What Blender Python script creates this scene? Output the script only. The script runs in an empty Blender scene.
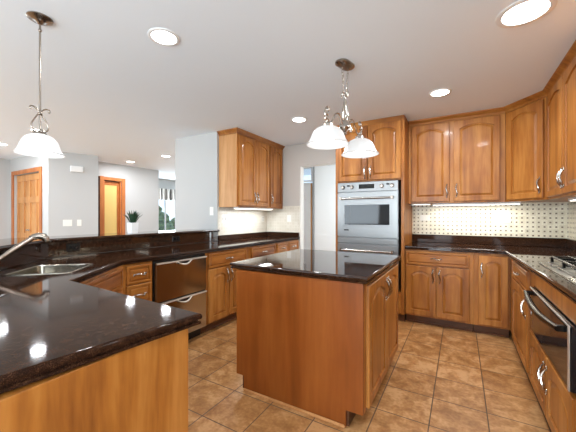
import bpy, bmesh, math, random
from math import pi, sin, cos, radians, sqrt
from mathutils import Vector, Matrix
from mathutils.geometry import tessellate_polygon
random.seed(4)
S = bpy.context.scene
C = S.collection

# ------------------------------------------------------------------ camera
HC = 1.26
cam = bpy.data.cameras.new('camera'); co = bpy.data.objects.new('camera', cam); C.objects.link(co)
cam.sensor_width = 36; cam.lens = 297 * 36 / 576; cam.clip_start = .02
co.location = (0, 0, HC); co.rotation_euler = (pi / 2, 0, radians(30.1))
S.camera = co

# ------------------------------------------------------------------ world and exposure
S.view_settings.view_transform = 'Standard'; S.view_settings.look = 'None'
S.view_settings.gamma = 1; S.view_settings.use_curve_mapping = False
S.view_settings.exposure = 0.78
w = bpy.data.worlds.new('world'); S.world = w; w.use_nodes = True
nt = w.node_tree; nt.nodes.clear()
tc = nt.nodes.new('ShaderNodeTexCoord'); sp = nt.nodes.new('ShaderNodeSeparateXYZ')
rp = nt.nodes.new('ShaderNodeValToRGB'); bgd = nt.nodes.new('ShaderNodeBackground'); wo = nt.nodes.new('ShaderNodeOutputWorld')
nt.links.new(tc.outputs['Generated'], sp.inputs[0]); nt.links.new(sp.outputs['Z'], rp.inputs[0])
rp.color_ramp.elements[0].position = .0; rp.color_ramp.elements[0].color = (.62, .78, .95, 1)
rp.color_ramp.elements[1].position = .5; rp.color_ramp.elements[1].color = (.25, .47, .85, 1)
nt.links.new(rp.outputs[0], bgd.inputs[0]); bgd.inputs[1].default_value = 1.1
nt.links.new(bgd.outputs[0], wo.inputs[0])

def area(name, loc, rot, sx, sy, power, col=(1, 1, 1), spread=None):
    l = bpy.data.lights.new(name, 'AREA'); l.shape = 'RECTANGLE'; l.size = sx; l.size_y = sy
    l.energy = power; l.color = col
    if spread: l.spread = spread
    o = bpy.data.objects.new(name, l); C.objects.link(o); o.location = loc; o.rotation_euler = rot
    return o
DAY = (.81, .91, .98); WARM = (.92, .95, 1.0)
# daylight at patio doors, living room left, far window; others are added fill
area('patio_daylight', (-1.0, -3.42, 1.15), (pi / 2 + .25, 0, 0), 1.5, 2.0, 85, DAY)
area('side_fill', (.98, -1.6, 1.5), (pi / 2 + .3, 0, pi / 2), 2.0, 1.2, 64, DAY)  # added fill for the ceiling and peninsula end panel
area('dining_fill', (-3.6, -3.42, 1.35), (pi / 2 + .25, 0, 0), 2.2, 1.5, 40, DAY)  # added fill lamp behind the camera
area('living_daylight', (-8.12, -.8, 1.35), (pi / 2 + .3, 0, -pi / 2), 3.2, 1.7, 56, DAY)
area('living_rear_fill', (-6.3, -3.42, 1.35), (pi / 2 + .3, 0, 0), 2.0, 1.6, 28, DAY)  # added fill lamp on the unseen rear wall
area('far_window_daylight', (-8.22, 6.4, 1.5), (pi / 2, 0, -pi / 2), 1.2, 1.4, 40, DAY)
area('hall_fill', (-.7, 4.9, 1.3), (pi / 2, 0, pi / 2), .7, 1.6, 21, DAY)  # added fill to brighten the hall; its end wall has no window

# ------------------------------------------------------------------ materials
def srgb(r, g, b):
    f = lambda v: (v / 255 / 12.92) if v <= 10 else (((v / 255) + .055) / 1.055) ** 2.4
    return (f(r), f(g), f(b), 1)
def mat(name, col, rough=.5, metal=0, ior=1.5, coat=0, emit=None, es=0):
    m = bpy.data.materials.new(name); m.use_nodes = True
    b = m.node_tree.nodes['Principled BSDF']
    b.inputs['Base Color'].default_value = col; b.inputs['Roughness'].default_value = rough
    b.inputs['Metallic'].default_value = metal; b.inputs['IOR'].default_value = ior
    b.inputs['Coat Weight'].default_value = coat; b.inputs['Coat Roughness'].default_value = .08
    if emit: b.inputs['Emission Color'].default_value = emit; b.inputs['Emission Strength'].default_value = es
    return m, m.node_tree, b
def N(nt, t, **k):
    n = nt.nodes.new(t)
    for a, v in k.items(): setattr(n, a, v)
    return n
def ramp(nt, src, stops):
    r = N(nt, 'ShaderNodeValToRGB'); e = r.color_ramp.elements
    e[0].position, e[0].color = stops[0]; e[1].position, e[1].color = stops[-1]
    for p, c in stops[1:-1]:
        x = e.new(p); x.color = c
    nt.links.new(src, r.inputs[0]); return r.outputs[0]
def noise(nt, vec, scale, detail=3, dist=0):
    n = N(nt, 'ShaderNodeTexNoise'); n.inputs['Scale'].default_value = scale
    n.inputs['Detail'].default_value = detail; n.inputs['Distortion'].default_value = dist
    if vec is not None: nt.links.new(vec, n.inputs['Vector'])
    return n.outputs[0]
def mapping(nt, vec, scale=(1, 1, 1), loc=None):
    m = N(nt, 'ShaderNodeMapping'); m.inputs['Scale'].default_value = scale
    nt.links.new(vec, m.inputs['Vector'])
    if loc is not None: nt.links.new(loc, m.inputs['Location'])
    return m.outputs[0]
def wood(name, lo, mid, hi, scale, rough=.40, coat=.08):
    m, nt, b = mat(name, mid, rough, coat=coat, ior=1.4)
    tc = N(nt, 'ShaderNodeTexCoord'); oi = N(nt, 'ShaderNodeObjectInfo')
    cx = N(nt, 'ShaderNodeCombineXYZ')
    for i in range(3):
        mm = N(nt, 'ShaderNodeMath', operation='MULTIPLY'); mm.inputs[1].default_value = 7 + 3 * i
        nt.links.new(oi.outputs['Random'], mm.inputs[0]); nt.links.new(mm.outputs[0], cx.inputs[i])
    v = mapping(nt, tc.outputs['Object'], scale, cx.outputs[0])
    n1 = noise(nt, v, 1.0, 6, .8)
    v2 = mapping(nt, tc.outputs['Object'], tuple(s * 6 for s in scale), cx.outputs[0])
    n2 = noise(nt, v2, 1.0, 3, .2)
    v3 = mapping(nt, tc.outputs['Object'], (2.2, 2.2, 1.6), cx.outputs[0])
    n3 = noise(nt, v3, 1.0, 3, .6)
    a = N(nt, 'ShaderNodeMath', operation='MULTIPLY_ADD'); a.inputs[1].default_value = .35
    nt.links.new(n2, a.inputs[0]); nt.links.new(n1, a.inputs[2])
    a2 = N(nt, 'ShaderNodeMath', operation='MULTIPLY_ADD'); a2.inputs[1].default_value = .55
    nt.links.new(n3, a2.inputs[0]); nt.links.new(a.outputs[0], a2.inputs[2])
    s = N(nt, 'ShaderNodeMath', operation='MULTIPLY'); s.inputs[1].default_value = 1 / 1.9
    nt.links.new(a2.outputs[0], s.inputs[0])
    c = ramp(nt, s.outputs[0], [(.36, lo), (.5, mid), (.66, hi)])
    nt.links.new(c, b.inputs['Base Color'])
    return m
M = {}
WL, WM, WH = srgb(116, 64, 24), srgb(157, 97, 38), srgb(186, 127, 62)
M['wood'] = wood('maple_vertical_grain', WL, WM, WH, (9, 9, .9))
M['wood_h'] = wood('maple_horizontal_grain', WL, WM, WH, (.9, 9, 9))
M['panel'] = wood('maple_shaded_panel', srgb(112, 56, 16), srgb(134, 70, 22), srgb(152, 86, 34), (6, 6, .6))  # darker maple: the island front's shade is put into this colour
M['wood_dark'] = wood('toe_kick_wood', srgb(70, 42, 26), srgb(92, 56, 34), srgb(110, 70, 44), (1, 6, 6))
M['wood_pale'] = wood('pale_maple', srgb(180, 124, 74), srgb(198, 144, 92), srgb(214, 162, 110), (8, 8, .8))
M['door_wood'] = wood('pine_door', srgb(176, 116, 62), srgb(202, 144, 86), srgb(220, 166, 108), (12, 12, 1.2))
M['casing'] = wood('door_casing_wood', srgb(168, 96, 46), srgb(186, 112, 58), srgb(204, 130, 74), (12, 12, 1.2))

def granite(name, rough, ior):
    m, nt, b = mat(name, srgb(52, 38, 33), rough, ior=ior)
    tc = N(nt, 'ShaderNodeTexCoord')
    n1 = noise(nt, tc.outputs['Object'], 420, 2); n2 = noise(nt, tc.outputs['Object'], 60, 4)
    a = N(nt, 'ShaderNodeMath', operation='MULTIPLY_ADD'); a.inputs[1].default_value = .5
    nt.links.new(n2, a.inputs[0]); nt.links.new(n1, a.inputs[2])
    c = ramp(nt, a.outputs[0], [(.60, srgb(30, 18, 12)), (.74, srgb(44, 26, 17)), (.84, srgb(56, 35, 23)), (.96, srgb(84, 58, 42))])
    nt.links.new(c, b.inputs['Base Color'])
    return m
M['granite'] = granite('brown_granite', .06, 1.16)
M['granite_gloss'] = granite('polished_brown_granite', .03, 1.55)
def paint(name, col, rough=.85, bump=.02):
    m, nt, b = mat(name, col, rough)
    tc = N(nt, 'ShaderNodeTexCoord'); n = noise(nt, tc.outputs['Object'], 120, 3)
    bp = N(nt, 'ShaderNodeBump'); bp.inputs['Strength'].default_value = bump; bp.inputs['Distance'].default_value = .01
    nt.links.new(n, bp.inputs['Height']); nt.links.new(bp.outputs[0], b.inputs['Normal'])
    return m
M['wall'] = paint('wall_paint', srgb(192, 192, 190))
M['wall_kitchen'] = paint('kitchen_wall_paint', srgb(196, 190, 182))
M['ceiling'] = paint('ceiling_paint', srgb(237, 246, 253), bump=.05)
M['white'] = mat('white_trim', srgb(236, 236, 234), .45)[0]
M['plate'] = mat('switch_plate_plastic', srgb(238, 236, 228), .4)[0]
M['plate_slot'] = mat('switch_plate_slot', srgb(170, 166, 158), .5)[0]
M['black'] = mat('black_plastic', srgb(16, 15, 15), .3)[0]
M['iron'] = mat('cast_iron', srgb(8, 8, 8), .22, ior=1.35)[0]
def steel():
    m, nt, b = mat('brushed_steel', srgb(170, 170, 168), .24, metal=1)
    tc = N(nt, 'ShaderNodeTexCoord'); v = mapping(nt, tc.outputs['Object'], (2, 2, 160)); n = noise(nt, v, 1.0, 2)
    c = ramp(nt, n, [(.3, (.22, .22, .22, 1)), (.7, (.33, .33, .33, 1))]); nt.links.new(c, b.inputs['Roughness'])
    return m
M['steel'] = steel()
M['steel_oven'] = mat('oven_steel', srgb(140, 140, 139), .33, metal=1)[0]
M['steel_dish'] = mat('dishwasher_steel', srgb(190, 186, 180), .16, metal=1)[0]
M['steel_sink'] = mat('sink_steel', srgb(150, 144, 132), .2, metal=1)[0]
M['nickel'] = mat('satin_nickel', srgb(190, 184, 176), .2, metal=1)[0]
M['nickel_dark'] = mat('lamp_nickel', srgb(150, 140, 130), .26, metal=1)[0]
M['bright_trim'] = mat('bright_trim_metal', srgb(225, 222, 215), .5, metal=1)[0]
M['glass_dark'] = mat('black_oven_glass', srgb(22, 24, 28), .05, ior=1.5)[0]
M['display'] = mat('control_display', srgb(10, 14, 12), .1)[0]
M['shade'] = mat('alabaster_glass', srgb(190, 190, 189), .35, emit=(1, .98, .96, 1), es=.15)[0]
M['bulb'] = mat('lit_bulb', srgb(255, 255, 255), .5, emit=(1, .97, .92, 1), es=5)[0]
M['lens'] = mat('lit_lens', srgb(255, 255, 255), .5, emit=(1, .97, .93, 1), es=7)[0]
M['tube'] = mat('undercabinet_lens', srgb(255, 255, 255), .5, emit=(1, .96, .84, 1), es=3)[0]
M['leaf'] = mat('leaf_green', srgb(38, 66, 42), .5)[0]
M['pot'] = mat('white_ceramic', srgb(232, 232, 230), .35)[0]
M['soil'] = mat('soil', srgb(50, 38, 30), .9)[0]
M['foliage'] = None
def foliage():
    m, nt, b = mat('tree_foliage', srgb(90, 110, 60), .8)
    tc = N(nt, 'ShaderNodeTexCoord'); n = noise(nt, tc.outputs['Object'], 6, 4)
    nt.links.new(ramp(nt, n, [(.35, srgb(52, 74, 40)), (.65, srgb(136, 150, 88))]), b.inputs['Base Color'])
    return m
M['foliage'] = foliage()
def glassm():
    m = bpy.data.materials.new('window_glass'); m.use_nodes = True; nt = m.node_tree; nt.nodes.clear()
    t = N(nt, 'ShaderNodeBsdfTransparent'); g = N(nt, 'ShaderNodeBsdfGlossy'); g.inputs['Roughness'].default_value = .02
    mx = N(nt, 'ShaderNodeMixShader'); mx.inputs[0].default_value = .06; o = N(nt, 'ShaderNodeOutputMaterial')
    nt.links.new(t.outputs[0], mx.inputs[1]); nt.links.new(g.outputs[0], mx.inputs[2]); nt.links.new(mx.outputs[0], o.inputs[0])
    return m
M['glass'] = glassm()
M['amber_glass'] = mat('amber_obscure_glass', srgb(226, 196, 120), .35)[0]
def stripes():
    m, nt, b = mat('striped_valance_fabric', srgb(200, 198, 194), .9)
    tc = N(nt, 'ShaderNodeTexCoord'); s = N(nt, 'ShaderNodeSeparateXYZ'); nt.links.new(tc.outputs['Object'], s.inputs[0])
    a = N(nt, 'ShaderNodeMath', operation='MULTIPLY'); a.inputs[1].default_value = 2 * pi / .17
    q = N(nt, 'ShaderNodeMath', operation='SINE'); nt.links.new(s.outputs['Y'], a.inputs[0]); nt.links.new(a.outputs[0], q.inputs[0])
    nt.links.new(ramp(nt, q.outputs[0], [(.2, srgb(214, 210, 204)), (.5, srgb(92, 88, 84))]), b.inputs['Base Color'])
    return m
M['stripe'] = stripes()
def floor_tile():
    m, nt, b = mat('floor_tile', srgb(184, 136, 92), .38)
    L = nt.links.new
    tc = N(nt, 'ShaderNodeTexCoord'); s = N(nt, 'ShaderNodeSeparateXYZ'); L(tc.outputs['Object'], s.inputs[0])
    T = .311; cells = []; masks = []
    for ax, ph in (('X', .148), ('Y', .105)):
        a = N(nt, 'ShaderNodeMath', operation='SUBTRACT'); a.inputs[1].default_value = ph; L(s.outputs[ax], a.inputs[0])
        d = N(nt, 'ShaderNodeMath', operation='DIVIDE'); d.inputs[1].default_value = T; L(a.outputs[0], d.inputs[0])
        f = N(nt, 'ShaderNodeMath', operation='FLOOR'); L(d.outputs[0], f.inputs[0]); cells.append(f.outputs[0])
        r = N(nt, 'ShaderNodeMath', operation='SUBTRACT'); L(d.outputs[0], r.inputs[0]); L(f.outputs[0], r.inputs[1])
        h = N(nt, 'ShaderNodeMath', operation='SUBTRACT'); L(r.outputs[0], h.inputs[0]); h.inputs[1].default_value = .5
        ab = N(nt, 'ShaderNodeMath', operation='ABSOLUTE'); L(h.outputs[0], ab.inputs[0]); masks.append(ab.outputs[0])
    mx = N(nt, 'ShaderNodeMath', operation='MAXIMUM'); L(masks[0], mx.inputs[0]); L(masks[1], mx.inputs[1])
    gt = N(nt, 'ShaderNodeMapRange'); gt.inputs['From Min'].default_value = .486; gt.inputs['From Max'].default_value = .492
    L(mx.outputs[0], gt.inputs['Value'])
    cx = N(nt, 'ShaderNodeCombineXYZ'); L(cells[0], cx.inputs[0]); L(cells[1], cx.inputs[1])
    wn = N(nt, 'ShaderNodeTexWhiteNoise'); L(cx.outputs[0], wn.inputs['Vector'])
    n = noise(nt, tc.outputs['Object'], 9, 5, .6); n2 = noise(nt, tc.outputs['Object'], 45, 4)
    a = N(nt, 'ShaderNodeMath', operation='MULTIPLY_ADD'); a.inputs[1].default_value = .5; L(n2, a.inputs[0]); L(n, a.inputs[2])
    a2 = N(nt, 'ShaderNodeMath', operation='MULTIPLY_ADD'); a2.inputs[1].default_value = .16; L(wn.outputs['Value'], a2.inputs[0]); L(a.outputs[0], a2.inputs[2])
    c = ramp(nt, a2.outputs[0], [(.62, srgb(148, 100, 54)), (.84, srgb(176, 127, 76)), (1.0, srgb(198, 152, 102))])
    mix = N(nt, 'ShaderNodeMixRGB'); L(gt.outputs[0], mix.inputs[0]); L(c, mix.inputs[1]); mix.inputs[2].default_value = srgb(96, 74, 56)
    L(mix.outputs[0], b.inputs['Base Color'])
    inv = N(nt, 'ShaderNodeMath', operation='MULTIPLY_ADD'); inv.inputs[1].default_value = -1; inv.inputs[2].default_value = 1; L(gt.outputs[0], inv.inputs[0])
    nb = N(nt, 'ShaderNodeMath', operation='MULTIPLY_ADD'); nb.inputs[1].default_value = .25; L(n, nb.inputs[0]); L(inv.outputs[0], nb.inputs[2])
    bp = N(nt, 'ShaderNodeBump'); bp.inputs['Strength'].default_value = .35; bp.inputs['Distance'].default_value = .004
    L(nb.outputs[0], bp.inputs['Height']); L(bp.outputs[0], b.inputs['Normal'])
    return m
M['tile'] = floor_tile()
def mosaic(name, dotcol, c1, c2, T=.0505, r=.17):
    # basketweave mosaic: square dark dots on a grid of small cream tiles
    m, nt, b = mat(name, c1, .35)
    L = nt.links.new
    tc = N(nt, 'ShaderNodeTexCoord'); s = N(nt, 'ShaderNodeSeparateXYZ'); L(tc.outputs['Object'], s.inputs[0])
    fr = []; cells = []
    for ax in ('X', 'Z'):
        d = N(nt, 'ShaderNodeMath', operation='DIVIDE'); d.inputs[1].default_value = T; L(s.outputs[ax], d.inputs[0])
        f = N(nt, 'ShaderNodeMath', operation='FLOOR'); L(d.outputs[0], f.inputs[0]); cells.append(f.outputs[0])
        q = N(nt, 'ShaderNodeMath', operation='SUBTRACT'); L(d.outputs[0], q.inputs[0]); L(f.outputs[0], q.inputs[1])
        h = N(nt, 'ShaderNodeMath', operation='SUBTRACT'); L(q.outputs[0], h.inputs[0]); h.inputs[1].default_value = .5
        ab = N(nt, 'ShaderNodeMath', operation='ABSOLUTE'); L(h.outputs[0], ab.inputs[0]); fr.append(ab.outputs[0])
    mx = N(nt, 'ShaderNodeMath', operation='MAXIMUM'); L(fr[0], mx.inputs[0]); L(fr[1], mx.inputs[1])
    lt = N(nt, 'ShaderNodeMath', operation='LESS_THAN'); L(mx.outputs[0], lt.inputs[0]); lt.inputs[1].default_value = r
    mn = N(nt, 'ShaderNodeMath', operation='MINIMUM'); L(fr[0], mn.inputs[0]); L(fr[1], mn.inputs[1])
    # grout lines around the dots' band edges
    gr = N(nt, 'ShaderNodeMath', operation='COMPARE'); L(mn.outputs[0], gr.inputs[0]); gr.inputs[1].default_value = r + .03; gr.inputs[2].default_value = .02
    cx = N(nt, 'ShaderNodeCombineXYZ'); L(cells[0], cx.inputs[0]); L(cells[1], cx.inputs[1])
    wn = N(nt, 'ShaderNodeTexWhiteNoise'); L(cx.outputs[0], wn.inputs['Vector'])
    c = ramp(nt, wn.outputs['Value'], [(0, c1), (1, c2)])
    m1 = N(nt, 'ShaderNodeMixRGB'); L(gr.outputs[0], m1.inputs[0]); L(c, m1.inputs[1]); m1.inputs[2].default_value = tuple(v * .78 for v in c1[:3]) + (1,)
    m2 = N(nt, 'ShaderNodeMixRGB'); L(lt.outputs[0], m2.inputs[0]); L(m1.outputs[0], m2.inputs[1]); m2.inputs[2].default_value = dotcol
    L(m2.outputs[0], b.inputs['Base Color'])
    return m
M['mosaic'] = mosaic('basketweave_mosaic', srgb(112, 98, 82), srgb(232, 226, 206), srgb(212, 204, 182))
M['mosaic_pale'] = mosaic('pale_mosaic', srgb(206, 198, 180), srgb(224, 218, 204), srgb(214, 207, 190))

# ------------------------------------------------------------------ mesh helpers
class MB:
    def __init__(s): s.bm = bmesh.new()
    def box(s, x0, x1, y0, y1, z0, z1, b=0, seg=1):
        t = bmesh.new(); bmesh.ops.create_cube(t, size=1)
        for v in t.verts:
            v.co = Vector(((x0 + x1) / 2 + v.co.x * (x1 - x0), (y0 + y1) / 2 + v.co.y * (y1 - y0), (z0 + z1) / 2 + v.co.z * (z1 - z0)))
        if b: bmesh.ops.bevel(t, geom=t.edges[:], offset=b, segments=seg, affect='EDGES', clamp_overlap=True)
        return s.merge(t)
    def merge(s, t, mtx=None):
        if mtx: bmesh.ops.transform(t, matrix=mtx, verts=t.verts)
        me = bpy.data.meshes.new('tmp'); t.to_mesh(me); t.free(); s.bm.from_mesh(me); bpy.data.meshes.remove(me); return s
    def loops(s, loops, close=True, cap0=False, cap1=False):
        vs = [[s.bm.verts.new(p) for p in L] for L in loops]; n = len(vs[0])
        for a, b in zip(vs, vs[1:]):
            for i in range(n if close else n - 1):
                j = (i + 1) % n
                try: s.bm.faces.new((a[i], a[j], b[j], b[i]))
                except ValueError: pass
        if cap0: s.bm.faces.new(vs[0][::-1])
        if cap1: s.bm.faces.new(vs[-1])
        return s
    def lathe(s, prof, c=(0, 0, 0), n=32, sx=1, sy=1, wob=None, ring=False):
        L = []
        for r, z in prof:
            L.append([(c[0] + sx * (r + (wob(2 * pi * i / n, r) if wob else 0)) * cos(2 * pi * i / n),
                       c[1] + sy * (r + (wob(2 * pi * i / n, r) if wob else 0)) * sin(2 * pi * i / n), c[2] + z) for i in range(n)])
        return s.loops(L + [L[0]] if ring else L, cap0=not ring and prof[0][0] > 1e-5, cap1=not ring and prof[-1][0] > 1e-5)
    def tube(s, pts, r, n=8, caps=True):
        pts = [Vector(p) for p in pts]; rs = r if isinstance(r, (list, tuple)) else [r] * len(pts)
        up = None; L = []
        for i, p in enumerate(pts):
            d = (pts[min(i + 1, len(pts) - 1)] - pts[max(i - 1, 0)]).normalized()
            if up is None:
                up = Vector((0, 0, 1)) if abs(d.z) < .9 else Vector((1, 0, 0))
            a = (up - d * up.dot(d)).normalized(); up = a; b = d.cross(a)
            L.append([p + (a * cos(2 * pi * k / n) + b * sin(2 * pi * k / n)) * rs[i] for k in range(n)])
        return s.loops(L, cap0=caps, cap1=caps)
    def ball(s, c, r, n=10, sc=(1, 1, 1)):
        t = bmesh.new(); bmesh.ops.create_uvsphere(t, u_segments=n, v_segments=max(6, n - 2), radius=r)
        return s.merge(t, Matrix.Translation(c) @ Matrix.Diagonal((*sc, 1)))
    def build(s, name, m, parent=None, smooth=False, label=None):
        bmesh.ops.recalc_face_normals(s.bm, faces=s.bm.faces[:])
        me = bpy.data.meshes.new(name); s.bm.to_mesh(me); s.bm.free()
        me.materials.append(m if not isinstance(m, str) else M[m])
        if smooth:
            me.set_sharp_from_angle(angle=radians(40))
            me.polygons.foreach_set('use_smooth', [abs(p.normal.z) < .9999 for p in me.polygons])
        o = bpy.data.objects.new(name, me); C.objects.link(o)
        if parent is not None: o.parent = parent
        if label: o['label'] = label
        return o
def tag(o, label, cat, group=None):
    o['label'] = label; o['category'] = cat
    if group: o['group'] = group
    return o
def thing(name, label, cat, loc=(0, 0, 0), rz=0, group=None):
    o = bpy.data.objects.new(name, None); C.objects.link(o); o.empty_display_size = .05
    o.location = loc; o.rotation_euler = (0, 0, rz); return tag(o, label, cat, group)
def struct(name, mb, m, **k):
    o = mb.build(name, m, **k); o['kind'] = 'structure'; return o
def bez(pts, n=16):
    # Catmull-Rom through pts
    P = [Vector(p) for p in pts]; P = [P[0]] + P + [P[-1]]; out = []
    for i in range(1, len(P) - 2):
        for k in range(n):
            t = k / n; a, b, c, d = P[i - 1], P[i], P[i + 1], P[i + 2]
            out.append(.5 * ((2 * b) + (c - a) * t + (2 * a - 5 * b + 4 * c - d) * t * t + (3 * b - a - 3 * c + d) * t ** 3))
    out.append(P[-2]); return out
def offset_poly(poly, d):
    # inward offset for a counter-clockwise polygon; d may be a per-edge list
    n = len(poly); ds = d if isinstance(d, (list, tuple)) else [d] * n; out = []
    for i in range(n):
        p0, p1, p2 = Vector(poly[i - 1]), Vector(poly[i]), Vector(poly[(i + 1) % n])
        e1 = (p1 - p0).normalized(); e2 = (p2 - p1).normalized()
        n1 = Vector((-e1.y, e1.x)); n2 = Vector((-e2.y, e2.x))
        a = p1 + n1 * ds[i - 1]; b = p1 + n2 * ds[i]
        cr = e1.x * e2.y - e1.y * e2.x
        if abs(cr) < 1e-4: out.append(b); continue
        t = ((b - a).x * e2.y - (b - a).y * e2.x) / cr
        out.append(a + e1 * t)
    return [(v.x, v.y) for v in out]
EDGE = [(.030, -.042), (.010, -.042), (.003, -.038), (.003, -.030), (.010, -.027), (.010, -.024), (.002, -.020), (0, -.014), (.001, -.007), (.004, -.002), (.009, 0)]
def slab(poly, z, edge=EDGE, holes=(), flat=()):
    """worktop: poly counter-clockwise, z its top; flat = edges standing against a wall (square)"""
    mb = MB(); n = len(poly)
    L = []
    for o, dz in edge:
        ds = [0 if i in flat else o for i in range(n)]
        L.append([(x, y, z + dz) for x, y in offset_poly(poly, ds)])
    mb.loops(L)
    for loop, zz in ((L[-1], z), (L[0], z + edge[0][1])):
        rings = [[Vector((x, y, 0)) for x, y, _ in loop]] + [[Vector((x, y, 0)) for x, y in h] for h in holes]
        flatv = [v for r in rings for v in r]
        tris = tessellate_polygon(rings)
        vs = [mb.bm.verts.new((v.x, v.y, zz)) for v in flatv]
        for t in tris:
            try: mb.bm.faces.new([vs[i] for i in t])
            except ValueError: pass
    for h in holes: mb.loops([[(x, y, z) for x, y in h], [(x, y, z + edge[0][1]) for x, y in h]])
    bmesh.ops.remove_doubles(mb.bm, verts=mb.bm.verts[:], dist=1e-5)
    return mb
def sweep(path, prof, closed=False):
    """sweep profile (out, z) along 2-D path; 'out' points to the right of travel; mitred"""
    n = len(path); P = [Vector(p) for p in path]; L = []
    for i in range(n):
        if i == 0: e1 = e2 = (P[1] - P[0]).normalized()
        elif i == n - 1: e1 = e2 = (P[-1] - P[-2]).normalized()
        else: e1 = (P[i] - P[i - 1]).normalized(); e2 = (P[i + 1] - P[i]).normalized()
        n1 = Vector((e1.y, -e1.x)); n2 = Vector((e2.y, -e2.x)); m = (n1 + n2).normalized(); k = 1 / max(.2, m.dot(n1))
        L.append([(P[i].x + m.x * o * k, P[i].y + m.y * o * k, z) for o, z in prof])
    mb = MB(); mb.loops(L, close=True, cap0=True, cap1=True); return mb

# ------------------------------------------------------------------ cabinet helpers (local frame: x along the front, front faces -y, z up)
def arch(w, h, i, rise, n=12):
    zs = h - i - rise
    p = [(i, i), (w - i, i)]
    for k in range(n + 1):
        t = k / n; x = (w - i) + (i - (w - i)) * t
        p.append((x, zs + rise * (1 - (2 * t - 1) ** 2)))
    return p
def rp_panel(w, h, rise=.045, fr=.055, th=.022, n=12):
    """raised-panel door or drawer front mesh, back at y=0, front at y=-th, corner at origin"""
    mb = MB()
    fr = min(fr, w * .24, h * .3)
    def outer(i, y):
        p = [(i, y, i), (w - i, y, i)]
        a = arch(w, h, fr, rise, n)[2:]
        for k, (x, z) in enumerate(a):
            xx = w - i - (w - 2 * i) * k / n
            p.append((xx, y, h - i))
        return p
    def inn(i, y): return [(x, y, z) for x, z in arch(w, h, fr + i, rise * (1 if i < .02 else .96), n)]
    mb.loops([outer(0, 0), outer(0, -th + .004), outer(.004, -th), inn(0, -th), inn(.002, -th + .013), inn(.009, -th + .013), inn(.030 if min(w, h) > .2 else .018, -th + .003)],
             cap0=True, cap1=True)
    return mb
def pull(parent, x, z, y, vertical=True, L=.125, m='nickel', name='handle'):
    """ornate scrolled pull: bowed S-stem with leaf swellings and two feet"""
    mb = MB(); pts = []; rs = []
    for k in range(17):
        t = k / 16; u = (t - .5) * L
        bow = .006 + .022 * sin(pi * t) ** .7
        sway = .006 * sin(2 * pi * t)
        p = (sway, -bow, u) if vertical else (u, -bow, sway * .8)
        pts.append((x + p[0], y + p[1], z + p[2])); rs.append(.0045 + .0045 * abs(sin(2 * pi * t)) + (.003 if k in (8,) else 0))
    mb.tube(pts, rs, 8)
    for sgn in (-1, 1):
        u = sgn * L * .5; c = (x, y - .004, z + u) if vertical else (x + u, y - .004, z)
        mb.ball(c, .009, 8, (1, .9, 1.4) if vertical else (1.4, .9, 1))
        u2 = sgn * L * .62; sc = .006
        c2 = (x + sgn * .004, y - .006, z + u2) if vertical else (x + u2, y - .006, z + sgn * .003)
        mb.ball(c2, sc, 8)
    mb.build(name, m, parent, smooth=True)
FT = .019
def door(root, x0, x1, z0, z1, hside=None, hz=None, rise=None, name='door', mt='wood', y=0):
    """door front standing 'FT' proud of the face at y; its handle is a sub-part"""
    w = x1 - x0; h = z1 - z0
    if rise is None: rise = min(.05, w * .13)
    o = rp_panel(w, h, rise).build(name, mt, root); o.location = (x0, y - .0005, z0)
    if hside:
        hx = .028 if hside == 'l' else w - .028
        pull(o, hx, (hz if hz is not None else z1 - .11) - z0, -.02)
    return o
def drawer(root, x0, x1, z0, z1, handle=True, y=0):
    w = x1 - x0; h = z1 - z0
    o = rp_panel(w, h, 0, fr=.018, n=2).build('drawer', 'wood_h', root); o.location = (x0, y - .0005, z0)
    if handle: pull(o, w / 2, h / 2, -.02, vertical=False, L=.09)
    return o
def base_body(root, w, d=.60, h=.87, toe=.10, td=.07, m='wood', x0=0, shoe=True):
    MB().box(x0, x0 + w, 0, d, toe, h, .0015).build('body', m, root)
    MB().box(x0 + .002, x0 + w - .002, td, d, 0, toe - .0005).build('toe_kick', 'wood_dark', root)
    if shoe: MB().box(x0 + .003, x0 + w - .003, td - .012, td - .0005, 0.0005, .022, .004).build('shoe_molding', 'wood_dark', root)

# ================================================================== THE ROOM
ZC = 2.45
struct('floor', MB().box(-9.0, 1.3, -3.7, 7.8, -.1, 0), 'tile')
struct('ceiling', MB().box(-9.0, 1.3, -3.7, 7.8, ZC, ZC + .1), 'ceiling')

struct('wall_back', MB().box(-2.96, -2.29, 4.36, 4.48, 0, ZC).box(-2.29, -1.42, 4.36, 4.48, 2.08, ZC).box(-1.42, 1.15, 4.36, 4.48, 0, ZC), 'wall_kitchen')
struct('wall_left', MB().box(-3.83, -2.96, 3.114, 4.48, 0, ZC), 'wall')
# hall beyond the opening
struct('wall_hall', MB().box(-2.47, 1.15, 5.30, 5.40, 0, ZC), 'white')
struct('wall_hall_far', MB().box(-4.6, -3.62, 5.75, 5.85, 0, ZC).box(-2.72, -2.47, 5.75, 5.85, 0, ZC).box(-3.62, -2.72, 5.75, 5.85, 2.33, ZC), 'wall')
struct('wall_hall_end', MB().box(-.66, -.56, 4.48, 5.30, 0, ZC), 'wall')
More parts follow.
